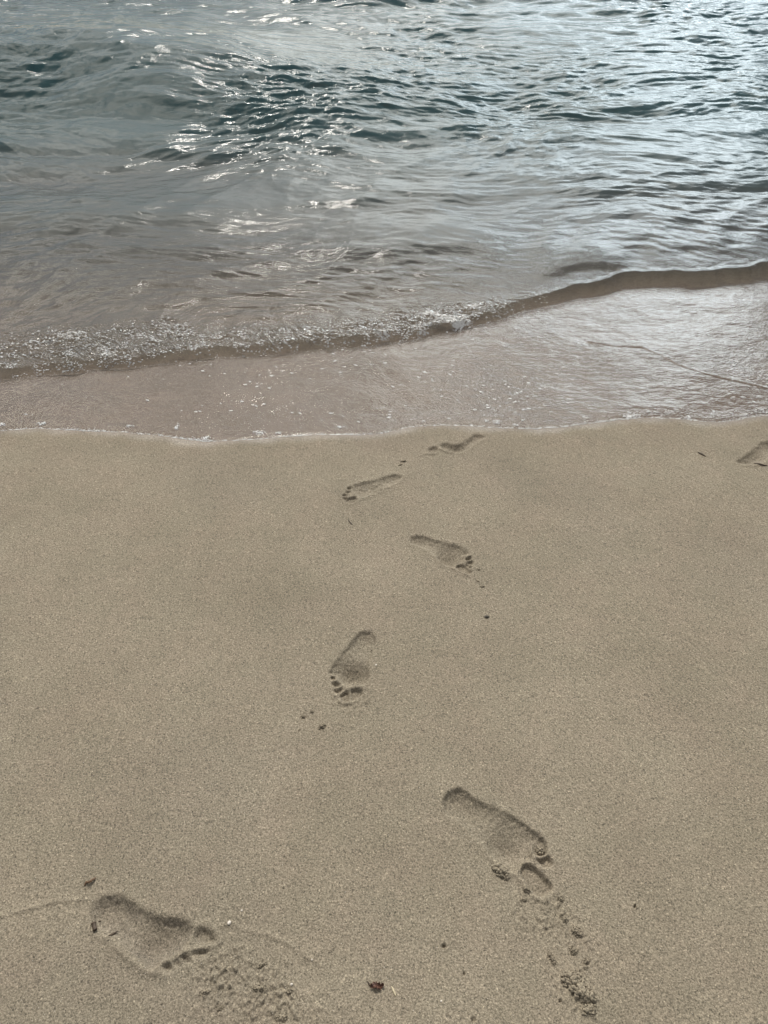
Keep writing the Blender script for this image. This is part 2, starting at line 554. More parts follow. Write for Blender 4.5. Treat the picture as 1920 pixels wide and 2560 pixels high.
footprint(o=S4, depth=.0085, wall=.011, hollow=[((960, 700), .034, .008)],
          sole=[(250, 250), (300, 215), (450, 205), (560, 230), (700, 300), (900, 340), (1150, 390), (1300, 480), (1400, 570), (1290, 600), (1280, 700), (1150, 750), (1080, 810),
                (930, 770), (840, 700), (750, 600), (650, 520), (520, 440), (400, 400), (300, 370), (250, 310)],
          toes=[[(1100, 800), (1190, 750), (1270, 760), (1400, 870), (1430, 910), (1370, 960), (1290, 920), (1180, 880)],
                [(1290, 745), (1340, 745), (1400, 795), (1440, 800), (1400, 835), (1330, 800)],
                [(1320, 715), (1420, 680), (1475, 710), (1450, 775), (1370, 765)],
                [(1290, 650), (1400, 610), (1435, 650), (1380, 685), (1300, 690)]],
          ridges=[([(740, 600), (850, 720), (1080, 840), (1230, 910), (1360, 975)], .005, .003), ([(1280, 600), (1400, 590)], .005, .004), ([(1300, 690), (1400, 680)], .005, .003)],
          label='right-foot print slanting down with four fanned toe marks, above the middle of the beach', heel=(380, 290), toe=(1300, 850))
S5 = (830, 1160, .12055)
footprint(o=S5, depth=.0075, wall=.009, hollow=[],
          sole=[(1480, 290), (1400, 240), (1280, 225), (1190, 240), (1060, 300), (880, 350), (700, 390), (480, 420), (410, 480), (420, 560), (480, 640), (560, 690), (700, 680),
                (900, 600), (1050, 510), (1240, 440), (1400, 360)],
          toes=[[(300, 515), (360, 480), (405, 500), (390, 535), (330, 540)],
                [(270, 580), (340, 560), (390, 590), (370, 612), (290, 610)],
                [(205, 645), (270, 630), (340, 650), (300, 672), (220, 668)],
                [(210, 705), (270, 695), (330, 712), (290, 735), (225, 730)],
                [(280, 740), (420, 690), (520, 700), (500, 760), (430, 820), (360, 835), (290, 795)]],
          ridges=[([(820, 430), (1000, 410), (1080, 430)], .006, .003), ([(640, 520), (800, 500), (1000, 520)], .009, .003), ([(290, 810), (370, 845), (460, 810)], .004, .003)],
          label='shallow crinkled left-foot print with small round toe marks, second from the water', heel=(1330, 320), toe=(400, 740))
S6 = (1020, 1060, .1326)
footprint(o=S6, depth=.0085, wall=.016, hollow=[((1000, 500), .03, .004)],
          sole=[(1450, 240), (1400, 200), (1320, 182), (1230, 190), (1180, 250), (1070, 320), (1000, 380), (850, 395), (780, 370), (680, 362), (590, 400), (620, 470), (720, 515), (850, 550),
                (950, 555), (1050, 510), (1180, 440), (1300, 340), (1440, 270)],
          toes=[[(380, 500), (400, 455), (470, 435), (560, 445), (575, 500), (500, 555), (400, 560)]],
          ridges=[([(590, 480), (640, 500), (720, 530), (850, 545)], .005, .006), ([(240, 610), (340, 560), (400, 575), (500, 570)], .004, .003)],
          label='hooked right-foot print right below the foam edge of the water', heel=(1340, 220), toe=(470, 500))
S7 = (1700, 1040, .1326)
footprint(o=S7, depth=.009, wall=.014, hollow=[],
          sole=[(1470, 540), (1560, 482), (1700, 470), (1850, 510), (1850, 620), (1700, 760), (1620, 850), (1480, 920), (1250, 930), (1090, 895), (1060, 835), (1160, 800), (1300, 700), (1420, 610)],
          toes=[],
          ridges=[([(1260, 815), (1370, 845), (1480, 860)], .006, .004), ([(1240, 915), (1380, 940), (1500, 925)], .006, .005)],
          label='print cut by the right edge of the photo, near the water', heel=(1700, 540), toe=(1150, 860))

CRACKS = [([(-60, 2302), (0, 2290), (87, 2268), (140, 2253), (193, 2248), (241, 2248)], .0042, .0036),
          ([(530, 2319), (574, 2307), (622, 2328), (675, 2336), (714, 2357), (770, 2390), (830, 2430)], .0045, .0026),
          ([(1300, 990), (1350, 985), (1440, 980), (1520, 985)], .006, .0015)]
HOLES = [((1110, 2367), .0042, .006), ((1184, 2551), .004, .005), ((1401, 2503), .0026, .006), ((1160, 2435), .0022, .006), ((695, 2000), .002, .004),
         ((1588, 2266), .002, .005), ((1587, 2266), .0022, .004), ((45, 2014), .002, .004)]
ROUGH = [((600, 2470), (130, 85), .0050), ((720, 2530), (110, 60), .005), ((1330, 2290), (90, 50), .0030), ((1420, 2400), (70, 150), .0032), ((880, 1745), (60, 30), .0035), ((560, 2420), (60, 50), .003)]


DAMP = {}


def sand_height(X, Y):
    """full height field; also returns face-group ids sampled on the points"""
    Z = beach_plain(X, Y)
    gid = np.zeros(X.shape, np.int32)
    DAMP['v'] = np.zeros(X.shape)
    # area of prints only
    for k, P in enumerate(PRINTS):
        ox, oy, sc = P['o']
        sole = smooth_poly(crop(P['sole'], *P['o']), 2)
        toes = [smooth_poly(crop(t, *P['o']), 2) for t in P['toes']]
        allp = np.array(sole + [q for t in toes for q in t])
        m = 0.06
        box = (X > allp[:, 0].min() - m) & (X < allp[:, 0].max() + m) & (Y > allp[:, 1].min() - m) & (Y < allp[:, 1].max() + m)
        x, y = X[box], Y[box]
        wob = 0.0016 * fbm(x * 120, y * 120, 2, 20 + k) + 0.0022 * fbm(x * 35, y * 35, 2, 31 + k)
        d = poly_sdf(x, y, sole) + wob
        hx, hy = crop([P['heel']], *P['o'])[0]; tx, ty = crop([P['toe']], *P['o'])[0]
        L = math.hypot(tx - hx, ty - hy)
        u = ((x - hx) * (tx - hx) + (y - hy) * (ty - hy)) / L ** 2      # 0 heel .. 1 toe
        arch = 1 - 0.33 * np.exp(-((u - 0.36) / 0.14) ** 2)
        dz = -P['depth'] * arch * (0.42 * sstep((d + 0.002) / (P['wall'] * .9)) + 0.85 * np.sin(np.clip(d / .034, 0, 1) * 1.5708) ** 1.1)
        for (c, r, dep) in P['hollow']:
            hcx, hcy = crop([c], *P['o'])[0]
            dz -= 1.7 * dep * np.exp(-((x - hcx) ** 2 + (y - hcy) ** 2) / r ** 2) * sstep((d + .004) / .012)
        g = np.where(d > 0, 1 + 10 * k + np.where(u < 0.24, 0, np.where(u < 0.52, 1, 2)), 0)
        dmax = d.copy()
        for ti, t in enumerate(toes):
            dt = poly_sdf(x, y, t) + wob * 0.6
            w = P['wall'] * 0.62
            dz = np.minimum(dz, -P['depth'] * 0.85 * sstep((dt + 0.0022) / (w * 1.1)))
            g = np.where((dt > 0) & (d <= 0), 1 + 10 * k + 3 + ti, g)
            dmax = np.maximum(dmax, dt)
        # pushed-up rim outside
        rim = np.exp(-((dmax + 0.007) / 0.006) ** 2) * 0.0013 * (1 + 0.8 * perlin(x * 60, y * 60, 50 + k))
        dz = dz + rim
        for pts, w, hgt in P['ridges']:
            ld, al = line_dist(x, y, crop(pts, *P['o']))
            ld = ld + 0.0015 * perlin(x * 90, y * 90, 61 + k)
            dz = dz + .62 * hgt * np.exp(-(ld / w) ** 2) * (0.55 + 0.6 * np.clip(perlin(x * 55, y * 55, 70 + k) + .5, 0, 1.3))
        # crumbly floor
        dz = dz + 0.0010 * fbm(x * 85, y * 85, 3, 40 + k) * sstep(dmax / .012 + .3)
        if k == 4:  # crinkled arch
            fx, fy = on_beach(830 + 850 * .12055, 1160 + 500 * .12055)
            dz += 0.0030 * fbm(x * 45, y * 130, 2, 77) * np.exp(-(((x - fx) / .05) ** 2 + ((y - fy) / .035) ** 2))
        Z[box] += dz
        dv = DAMP['v']; dv[box] = np.maximum(dv[box], P.get('damp', .3) * sstep((dmax + .002) / .012) * (0.75 + .5 * fbm(x * 18, y * 18, 2, 44)))
        gb = gid[box]; gid[box] = np.where(g > 0, g, gb)
    for pts, w, hgt in CRACKS:
        pp = [tuple(map(float, on_beach(*p))) for p in pts]
        ap = np.array(pp)
        box = (X > ap[:, 0].min() - .03) & (X < ap[:, 0].max() + .03) & (Y > ap[:, 1].min() - .03) & (Y < ap[:, 1].max() + .03)
        x, y = X[box], Y[box]
        ld, al = line_dist(x, y, pp)
        ld = ld + 0.002 * perlin(x * 40, y * 40, 5)
        Z[box] += hgt * np.exp(-(ld / w) ** 2) * (0.7 + 0.5 * perlin(x * 50, y * 50, 6)) * sstep((1 - al) * 6)
    for (c, r, dep) in HOLES:
        hx, hy = on_beach(*c)
        box = (abs(X - hx) < .03) & (abs(Y - hy) < .03)
        q = np.sqrt((X[box] - hx) ** 2 + (Y[box] - hy) ** 2)
        Z[box] += -dep * sstep(1.4 - q / r) + 0.0012 * np.exp(-((q - 1.9 * r) / (0.6 * r)) ** 2)
    for (c, (ra, rb), hgt) in ROUGH:
        cx, cy = on_beach(*c); ex, _ = on_beach(c[0] + ra, c[1]); _, ey = on_beach(c[0], c[1] - rb)
        rx, ry = abs(ex - cx), abs(ey - cy)
        box = (abs(X - cx) < rx * 1.6) & (abs(Y - cy) < ry * 1.6)
        x, y = X[box], Y[box]
        m = sstep(1.5 - np.sqrt(((x - cx) / rx) ** 2 + ((y - cy) / ry) ** 2) + 0.35 * perlin(x * 20, y * 20, 8))
        lum = np.clip(fbm(x * 75, y * 75, 2, 9) - 0.02, 0, 1) + 0.35 * np.clip(fbm(x * 150, y * 150, 2, 19), -.3, 1)
        Z[box] += hgt * m * lum * 0.95
    # ripples under the thin water, and the little step left by the backwash
    st = [tuple(map(float, on_beach(*p))) for p in [(1470, 858), (1530, 868), (1600, 872), (1650, 890), (1700, 915), (1760, 935), (1830, 952), (1920, 972), (2050, 990)]]
    box = (X > st[0][0] - .05) & (X < 2.4) & (Y > 2.4) & (Y < 4)
    ld, al = line_dist(X[box], Y[box], st)
    Z[box] += 0.003 * np.exp(-(ld / .010) ** 2)
    return Z, gid


def wetness(X, Y):
    e = Y - waterline(X)
    wet = sstep((e + 0.30) / 0.28) * 0.13 + sstep((e + 0.035) / 0.05) * 0.87
    sheen = sstep((e + 0.050 + 0.016 * fbm(X * 8, Y * 8, 2, 3)) / 0.05) * 0.55 * (1 - sstep((e + .004) / .012))
    return np.clip(wet, 0, 1), np.clip(sheen, 0, 1)


def build_sand():
    # rows: fine where prints are seen, coarser under the water and behind
    ys = np.concatenate([-np.geomspace(60, 0.3, 40)[:-1] + .1, axis_coords([(-0.2, 0.38, .04, .0032), (0.38, 1.35, .0028, .0028), (1.35, 2.6, .0030, .0046), (2.6, 4.2, .012, .03), (4.2, 12, .05, 1.0)]), np.geomspace(12.8, 1500, 40)])
    u = axis_coords([(0, .50, .00098, .00098), (.50, .62, .0012, .012), (.62, 1.6, .015, .08)])
    u = np.concatenate([u, np.geomspace(1.7, 60, 28)])
    u = np.concatenate([-u[::-1][:-1], u])
    # a fan of columns that widens with distance
    half = np.where(ys < 0, 1.35, np.clip(1.35 + 1.02 * ys - .10, 1.35, None))
    X = u[None, :] * half[:, None]; Y = np.repeat(ys[:, None], len(u), 1)
    Z, gid = sand_height(X, Y)
    damp = np.clip(DAMP['v'] + .3 * sstep(fbm(X * 1.1, Y * 1.6, 3, 61) * 1.6 - .1), 0, 1)
    nrm = grid_normals(X, Y, Z).reshape(-1, 3)
    wet, sheen = wetness(X, Y)
    V = np.stack([X, Y, Z], -1).reshape(-1, 3)
    faces = grid_faces(*X.shape)
    gf = gid.reshape(-1)[faces[:, 0]]
    print('sand verts', V.shape, X.shape)

    def extract(sel, name, parent=None, origin=None):
        f = faces[sel]
        ids, inv = np.unique(f.ravel(), return_inverse=True)
        v = V[ids] - (np.array(origin) if origin is not None else 0)
        return mesh_from(name, v, inv.reshape(-1, 4), SAND, nrm[ids], {'wet': wet.ravel()[ids], 'sheen': sheen.ravel()[ids], 'damp': damp.ravel()[ids]}, parent=parent)
    o = extract(gf == 0, 'beach_sand')
    tag(o, 'damp tan beach sand sloping down to the sea', 'sand', kind='structure')
    for k, P in enumerate(PRINTS):
        if not (gf // 10 == k).any() : continue
        c = crop([P['heel'], P['toe']], *P['o'])
        cx, cy = (c[0][0] + c[1][0]) / 2, (c[0][1] + c[1][1]) / 2
        cz = float(beach_plain(np.array([[cx]]), np.array([[cy]]))[0, 0])
        e = bpy.data.objects.new('footprint', None); COL.objects.link(e)
        e.location = (cx, cy, cz); e.empty_display_size = .05
        tag(e, P['label'], 'footprint', 'bare footprints pressed into the sand')
        for j in range(9):
            sel = gf == 1 + 10 * k + j
            if sel.sum() < 4: continue
            nm = ('heel_print', 'arch_print', 'ball_print')[j] if j < 3 else 'toe_print'
            extract(sel, nm, e, (cx, cy, cz))


# ------------------------------------------------------------------ sea surface
def crest(X, Y, pts, hgt, face, back, z=0.0):
    cx, cy = curve([(p[0], p[1]) for p in pts], on_sea)
    amp = np.array([p[2] for p in pts], float)
    xs, ys = smooth_curve(cx, cy)
    yc = np.interp(X, xs, ys) + 0.03 * perlin(X * 2.5, X * 0, 13) + 0.012 * perlin(X * 8, X * 0, 14)
    a = np.interp(X, cx, amp)
    e = Y - yc
    return hgt * a * np.where(e < 0, sstep(1 + e / face), np.exp(-(np.maximum(e, 0) / back) ** 2))


def step_dist(X, Y):
    st = [tuple(map(float, on_beach(*p))) for p in [(1470, 858), (1530, 868), (1600, 872), (1650, 890), (1700, 915), (1760, 935), (1830, 952), (1920, 972), (2050, 990)]]
    return line_dist(X, Y, st)[0] + .002 * perlin(X * 12, Y * 12, 3)


def sea_height(X, Y):
    S = beach_plain(X, Y)
    ef = Y - foot(X)                     # behind the little breaker
    ew = Y - waterline(X)                # seaward of the water's edge
    # thin backwash sheet
    film = S + np.where(ew > 0, 0.0022 * (1 - np.exp(-ew / .012)) + 0.010 * sstep(ew / .9) * 0 + 0.004 * sstep(ew / .5), ew * 0.12)
    film += sstep(ew / .05) * (0.00045 * fbm(X * 22, Y * 50, 2, 91) + 0.0007 * perlin(X * 7 + Y * 4, Y * 13, 92))
    film += 0.0028 * np.exp(-(step_dist(X, Y) / .006) ** 2) * (0.9 + .7 * perlin(X * 9, Y * 9, 15))
    # open water
    far = sstep(ef / 2.4)
    w1 = fbm(X * 0.55 + 0.25 * perlin(X * .8, Y * .8, 2), Y * 1.5, 2, 100) * 0.030
    wx = X + 0.22 * perlin(X * .9, Y * .9, 51); wy = Y + 0.16 * perlin(X * 1.1, Y * 1.1, 52)
    n2 = perlin(wx * 1.5, wy * 3.6, 101)
    n3 = perlin(wx * 2.9 + wy * .7, wy * 7.8, 102)
    n4 = perlin(wx * 6.2 - wy * 1.2, wy * 17, 103)
    n5 = perlin(wx * 12, wy * 32, 104) + .35 * perlin(wx * 25 + wy * 4, wy * 60, 105) * np.clip(7.5 - Y, 0, 1)
    patch = 0.55 * np.exp(-(((X + 0.75) / .55) ** 2 + ((Y - 5.6) / .75) ** 2))
    gust = patch + 0.50 + 0.75 * sstep(0.5 + 0.9 * fbm(X * .5, Y * .7, 2, 120))
    w = w1 * far + (0.5 - np.abs(n2)) * 0.022 * far + n3 * 0.012 * (0.35 + .65 * far) * gust + n4 * 0.0068 * gust * (1 + .3 * sstep((Y - 5.8) / 1.0)) * (0.4 + .6 * far) + n5 * 0.0038 * gust * (.6 + .4 * far)
    w = w * .86
    # slow slanting swells in the calm water behind the breaker
    q1 = (wx * .70 - wy * .71); q2 = (wx * .71 + wy * .70)
    w = w + (0.5 - np.abs(perlin(q2 * 1.2, q1 * 4.2, 131))) * 0.0105 * (1 - .6 * far) + perlin(q2 * 2.5, q1 * 8.5, 132) * 0.0042 * (1 - .5 * far)
    lod = np.clip(18 / np.maximum(Y, 1), 0, 1)
    w = w * np.where(Y > 18, lod, 1)
    sea = w
    sea = sea + crest(X, Y, [(-300, 200, 1), (0, 197, 1), (116, 188, 1), (202, 179, 1), (300, 185, 1), (550, 205, .8), (800, 240, .5), (1100, 250, .2), (1300, 250, 0)], .27, 1.25, .8)
    sea = sea + crest(X, Y, [(-300, 372, 1), (0, 366, 1), (202, 372, 1), (376, 374, 1), (530, 392, .8), (700, 400, 0)], .022, .12, .5)
    sea = sea + crest(X, Y, [(1150, 486, 0), (1307, 474, .7), (1539, 468, 1), (1654, 462, 1), (1920, 456, 1), (2300, 450, 1)], .017, .12, .5)
    sea = sea + crest(X, Y, [(500, 520, 0), (700, 510, .5), (960, 490, 1), (1134, 486, 1), (1280, 480, 0)], .019, .16, .4)
    sea = sea + crest(X, Y, [(1250, 285, 0), (1481, 268, .8), (1596, 256, 1), (1770, 256, 1), (1920, 256, 1), (2300, 250, 1)], .030, .24, .6)
    sea = sea + crest(X, Y, [(700, 640, 0), (960, 622, .8), (1134, 612, 1), (1260, 618, 0)], .012, .10, .3)
    sea = sea + crest(X, Y, [(-200, 570, .5), (0, 560, .8), (300, 540, 1), (600, 545, .6), (800, 560, 0)], .022, .2, .4)
    sea = sea + crest(X, Y, [(1330, 690, 0), (1434, 662, .9), (1510, 652, 1), (1555, 660, .8), (1620, 675, 0)], .017, .08, .2)
    sea = sea + crest(X, Y, [(500, -30, .5), (1000, 5, 1), (1400, -10, .5), (1700, -30, 1)], .06, .3, .8)
    # the breaker itself: taller and smooth to the right, low and broken to the left
    t_right = sstep((X - 0.55) / 0.55)
    wf = (0.040 + 0.045 * t_right) * (1 + .25 * perlin(X * 6, X * 0, 35))
    Hf = S + 0.028 + 0.018 * t_right + (0.005 + .004 * t_right) * perlin(X * 4 + Y, X * 0, 33) + .003 * perlin(X * 15, Y * 6, 34) + .009 * (1 - t_right)
    Hf = np.maximum(Hf, -0.006 - 0.008 * t_right)
    lvl = Hf + (-0.002 - Hf) * sstep(ef / .9)
    lvl = np.maximum(lvl, S + .02)
    # broken, bubbly part
    cw = np.clip(0.22 - 0.09 * X, .10, .34) * (1 + .35 * perlin(X * 3, X * 0, 207))
    clump = 0.45 + 1.3 * sstep(.45 + .8 * fbm(X * 7, Y * 10, 2, 208))
    chop = sstep((ef + .01) / .03) * sstep((cw - ef) / .16) * (1 - sstep((X - .35) / .55))
    ch = (0.30 - np.abs(perlin(X * 26 + .6 * perlin(X * 40, Y * 40, 7), Y * 36, 201))) * .0105 + (0.3 - np.abs(perlin(X * 55, Y * 80, 202))) * .006 + perlin(X * 110, Y * 130, 203) * .0016
    sea2 = lvl + sea * sstep(ef / .35) + ch * chop * clump + t_right * (.0045 * np.exp(-((ef - wf) / .016) ** 2) + .0028 * fbm(X * 16, Y * 26, 2, 209) * np.exp(-((ef - wf / 2) / .08) ** 2))
    face_t = ef / wf
    Z = film + (sea2 - film) * sstep(face_t)
    depth = np.clip(Z - S, 0, 5)
    foam = chop * clump * (0.75 + .6 * perlin(X * 6, Y * 9, 210)) * (0.45 + 0.35 * sstep((X + .6) / .9)) + 0.9 * np.exp(-(np.maximum(ew, 0) / .010) ** 2) * (ef < 0)
    foam += 0.25 * sstep((ef + .35) / .1) * (ef < .02) * sstep((X - .1) / .4)
    rip = np.where(ef < 0, 0.11 + 0.10 * sstep((X + .1) / .8), 0.11 + 0.46 * sstep((ef - .5) / 3.0) * gust)
    # glassy breaker face on the right
    rip = rip * (1 + 1.2 * t_right * np.exp(-((ef - wf / 2) / .08) ** 2))
    return Z, depth, chop, np.clip(foam, 0, 1.3), rip


def build_sea():
    ys = np.concatenate([axis_coords([(2.02, 3.1, .0038, .0046), (3.1, 9.0, .0050, .022), (9.0, 14, .03, .2)]), np.geomspace(14.4, 1500, 90)])
    u = axis_coords([(0, .60, .00120, .00120), (.60, .85, .003, .02), (.85, 2, .03, .12)])
    u = np.concatenate([u, np.geomspace(2.2, 60, 20)])
    u = np.concatenate([-u[::-1][:-1], u])
    half = 0.9 + 0.86 * ys
    X = u[None, :] * half[:, None]; Y = np.repeat(ys[:, None], len(u), 1)
    Z, depth, chop, foam, rip = sea_height(X, Y)
    print('sea', X.shape)
    V = np.stack([X, Y, Z], -1).reshape(-1, 3)
    faces = grid_faces(*X.shape)
    ew = (Y - waterline(X)).ravel()
    keep = ew[faces].max(1) > -0.02
    faces = faces[keep]
    ids, inv = np.unique(faces.ravel(), return_inverse=True)
    nrm = grid_normals(X, Y, Z).reshape(-1, 3)[ids]
    o = mesh_from('sea_water', V[ids], inv.reshape(-1, 4), WATER, nrm,
                  {'depth': depth.ravel()[ids], 'chop': chop.ravel()[ids], 'foam': foam.ravel()[ids], 'ripple': rip.ravel()[ids]})
    tag(o, 'grey green sea water with ripples and a small breaking wave', 'water', kind='structure')


build_sand()
build_sea()


# ------------------------------------------------------------------ small things
def height_at(x, y):
    # local patch so box masks work
    X = np.array([[x]]); Y = np.array([[y]])
    return float(sand_height(X, Y)[0][0, 0])


_ico = {}


def ico(sub):
    if sub not in _ico:
        import bmesh
        bm = bmesh.new(); bmesh.ops.create_icosphere(bm, subdivisions=sub, radius=1)
        v = np.array([q.co[:] for q in bm.verts]); f = np.array([[q.index for q in p.verts] for p in bm.faces])
        bm.free(); _ico[sub] = (v, f)
    return _ico[sub]


def blobs(items, sub=1, jitter=0.0, rs=None):
    """items: (x,y,z,rx,ry,rz,rot) -> one vertex/face set"""
    v0, f0 = ico(sub)
    it = np.array(items, float)
    n = len(it)
    v = np.repeat(v0[None], n, 0).copy()
    if jitter and rs is not None:
        v *= 1 + jitter * (rs.rand(n, len(v0), 1) - .5)
    v *= it[:, None, 3:6]
    c, s_ = np.cos(it[:, 6])[:, None], np.sin(it[:, 6])[:, None]
    x = v[..., 0] * c - v[..., 1] * s_; y = v[..., 0] * s_ + v[..., 1] * c
    v = np.stack([x, y, v[..., 2]], -1) + it[:, None, :3]
    f = f0[None] + (np.arange(n) * len(v0))[:, None, None]
    return v.reshape(-1, 3), f.reshape(-1, 3)


def clod(px, py, rpx, label, stretch=1.0, ang=0.0, seed=0, mat=None, name='sand_clod', cat='sand clod', group='crumbs of sand kicked up beside the footprints', flat=.62):
    x, y = map(float, on_beach(px, py))
    k = math.sqrt(x * x + y * y + 1.66 ** 2) / F
    r = rpx * k * 1.0
    z = height_at(x, y)
    rs = np.random.RandomState(seed + 5)
    items = []
    n = int(26 + rpx * 9)
    for i in range(n):
        a = rs.rand() * 2 * math.pi; q = rs.rand() ** .75 * r * 1.1
        ex, ey = q * math.cos(a) * stretch, q * math.sin(a) / stretch
        X = ex * math.cos(ang) - ey * math.sin(ang); Y = ex * math.sin(ang) + ey * math.cos(ang)
        b_ = r * (.10 + .22 * rs.rand() ** 1.5) * (1.15 - .5 * q / r)
        b_ = max(b_, .0008)
        items.append((X, Y, b_ * .3 + flat * r * (1 - (q / r) ** 2) * rs.rand() * .8, b_, b_ * (.7 + .5 * rs.rand()), b_ * .8, rs.rand() * 6))
    v, f = blobs(items, 2 if rpx > 12 else 1, .35, rs)
    o = mesh_from(name, v, f, mat or CLOD_SAND, smooth=True)
    o.location = (x, y, z)
    tag(o, label, cat, group)
    return o


CL = [
    (1253, 2178, 17, 'crumbly clod pushed out beside the inner edge of the lowest right footprint', 1.35, -.8),
    (1352, 2122, 12, 'loose crumbled sand lump lying in the toe row of the lowest right footprint', 1.0, .3),
    (1401, 2247, 8, 'small clod just beyond the big toe of the lowest right footprint', 1.0, 0),
    (1316, 2224, 8, 'small clod left of the big toe of the lowest right footprint', 1.2, -.5),
    (1311, 2249, 7, 'flat crumb below left of the big toe of the lowest right footprint', 1.5, 0),
    (1412, 2298, 7, 'faint crumb between the toe tip and the first dark clod of the trail', 1.0, 0),
    (1443, 2329, 12, 'first dark clod of the trail going down from the lowest right footprint', 1.2, -.9),
    (1434, 2377, 9, 'round clod in the middle of the trail below the lowest right footprint', 1.0, 0),
    (1380, 2395, 10, 'narrow upright crumb on the left of the clod trail', 1.6, -1.2),
    (1467, 2403, 7, 'small crumb on the right of the clod trail', 1.2, .5),
    (1463, 2419, 5, 'tiny crumb just above the biggest clod of the trail', 1.2, .2),
    (1430, 2450, 20, 'biggest clod of the trail, knobbly and dark, near the bottom edge', 1.1, -.4),
    (1456, 2482, 21, 'second big knobbly clod, touching the biggest one from below', 1.35, -.5),
    (1472, 2526, 14, 'lowest clod of the trail, next to the bottom edge', 1.2, .3),
    (758, 1792, 7, 'left of the clods below the toes of the middle footprint', 1.0, 0),
    (780, 1779, 5, 'upper small clod below the toes of the middle footprint', 1.0, 0),
    (805, 1817, 9, 'largest and darkest clod below the middle footprint', 1.2, .5),
    (748, 1826, 3.5, 'tiny crumb below left of the clods of the middle footprint', 1.0, 0),
    (1197, 1424, 4, 'tiny crumb beside the toes of the slanting fourth footprint', 1.3, 0),
    (1195, 1453, 3.5, 'tiny crumb in the pair below the slanting footprint, the upper one', 1.3, -.5),
    (1206, 1467, 5, 'tiny dark crumb below the slanting footprint, the lower one', 1.2, 0),
    (1009, 1154, 6, 'dark crumb in front of the toes of the hooked footprint by the water', 1.6, .1),
    (1001, 1163, 4, 'smaller crumb below the dark one by the hooked footprint', 1.6, .5),
    (724, 2478, 9, 'round knobbly clod on the right of the rough patch', 1.0, 0),
    (704, 2545, 11, 'clod at the bottom edge below the rough patch', 1.3, 0),
    (655, 2412, 8, 'dark clod at the top of the rough patch', 1.6, .4),
    (650, 2470, 10, 'crumbly ridge lump in the middle of the rough patch', 1.7, .1),
    (512, 2480, 8, 'crumb lump on the left of the rough patch', 1.5, .3),
    (548, 2520, 8, 'crumb lump at the lower left of the rough patch', 1.3, -.3),
]
for i, c in enumerate(CL):
    clod(c[0], c[1], c[2], c[3], c[4], c[5], i)
clod(1217, 1543, 6, 'single dark pebble lying alone right of the middle footprint', 1.1, 0, 91, STONE, 'pebble', 'pebble', None, .9)


def tube(name, pts_px, r_px, mat, label, cat, lift=.4, seed=0, taper=True, arch=0.0):
    rs = np.random.RandomState(seed)
    P = [tuple(map(float, on_beach(*p))) for p in pts_px]
    # densify
    D = []
    for (a, b_) in zip(P[:-1], P[1:]):
        for t in np.linspace(0, 1, 5)[:-1]: D.append((a[0] + (b_[0] - a[0]) * t, a[1] + (b_[1] - a[1]) * t))
    D.append(P[-1]); D = np.array(D)
    k = math.sqrt(D[0, 0] ** 2 + D[0, 1] ** 2 + 1.66 ** 2) / F
    r = r_px * k
    n = len(D); ns = 8
    z = np.array([height_at(*d) for d in D]) ; z = np.maximum(z, z.mean() - .001)
    tt = np.linspace(0, 1, n)
    z = z + r * lift + arch * np.sin(tt * math.pi)
    c0 = np.array([D[:, 0].mean(), D[:, 1].mean(), z.min() - r * .5])
    V = []; Fc = []
    for i in range(n):
        d = D[min(i + 1, n - 1)] - D[max(i - 1, 0)]; d = d / np.linalg.norm(d); nn = np.array([-d[1], d[0]])
        rr = r * (0.75 + .5 * rs.rand()) * (math.sin(math.pi * min(max(tt[i], .06), .94)) ** .4 if taper else 1)
        for j in range(ns):
            a = 2 * math.pi * j / ns
            V.append((D[i, 0] + nn[0] * rr * math.cos(a), D[i, 1] + nn[1] * rr * math.cos(a), z[i] + rr * math.sin(a) * .8))
    for i in range(n - 1):
        for j in range(ns):
            Fc.append((i * ns + j, i * ns + (j + 1) % ns, (i + 1) * ns + (j + 1) % ns, (i + 1) * ns + j))
    m = len(V); V.append((*D[0], z[0])); V.append((*D[-1], z[-1]))
    for j in range(ns):
        Fc.append((m, (j + 1) % ns, j, j)); Fc.append((m + 1, (n - 1) * ns + j, (n - 1) * ns + (j + 1) % ns, (n - 1) * ns + (j + 1) % ns))
    V = np.array(V) - c0
    me = bpy.data.meshes.new(name)
    me.from_pydata([tuple(v) for v in V], [], [tuple(dict.fromkeys(f)) for f in Fc]); me.update()
    for p in me.polygons: p.use_smooth = True
    me.materials.append(mat)
    o = bpy.data.objects.new(name, me); COL.objects.link(o); o.location = tuple(c0)
    return tag(o, label, cat) if label else o


tube('wood_stub', [(234, 2306), (236, 2316), (239, 2326)], 5.5, BROWN, 'short dark wood stub standing in the heel of the lower left footprint', 'wood bit', .6, 1, False)
tube('twig', [(272, 2339), (281, 2332), (292, 2325)], 2.6, BROWN, 'thin dark twig lying in the lower left footprint beside the stub', 'twig', .5, 2)
tube('twig', [(243, 2299), (249, 2296)], 1.6, BROWN, 'tiny twig splinter above the wood stub in the lower left footprint', 'twig', .5, 3)
tube('weed_curl', [(211, 2214), (216, 2205), (221, 2207), (227, 2205), (231, 2200), (235, 2199), (238, 2193)], 2.8, WEED, 'curled reddish brown scrap of weed above the lower left footprint', 'seaweed', .5, 4, arch=.004)
tube('straw', [(979, 2467), (984, 2478), (990, 2492)], 2.0, STRAW, 'pale bit of straw lying right of the red leaf', 'straw', .5, 5)
tube('twig', [(871, 1300), (875, 1306), (881, 1312)], 1.8, BROWN, 'small dark twig below the toes of the shallow footprint', 'twig', .5, 6)
tube('twig', [(1744, 1131), (1754, 1136), (1764, 1142)], 2.2, BROWN, 'dark slanting twig alone on the sand by the right edge', 'twig', .5, 7)
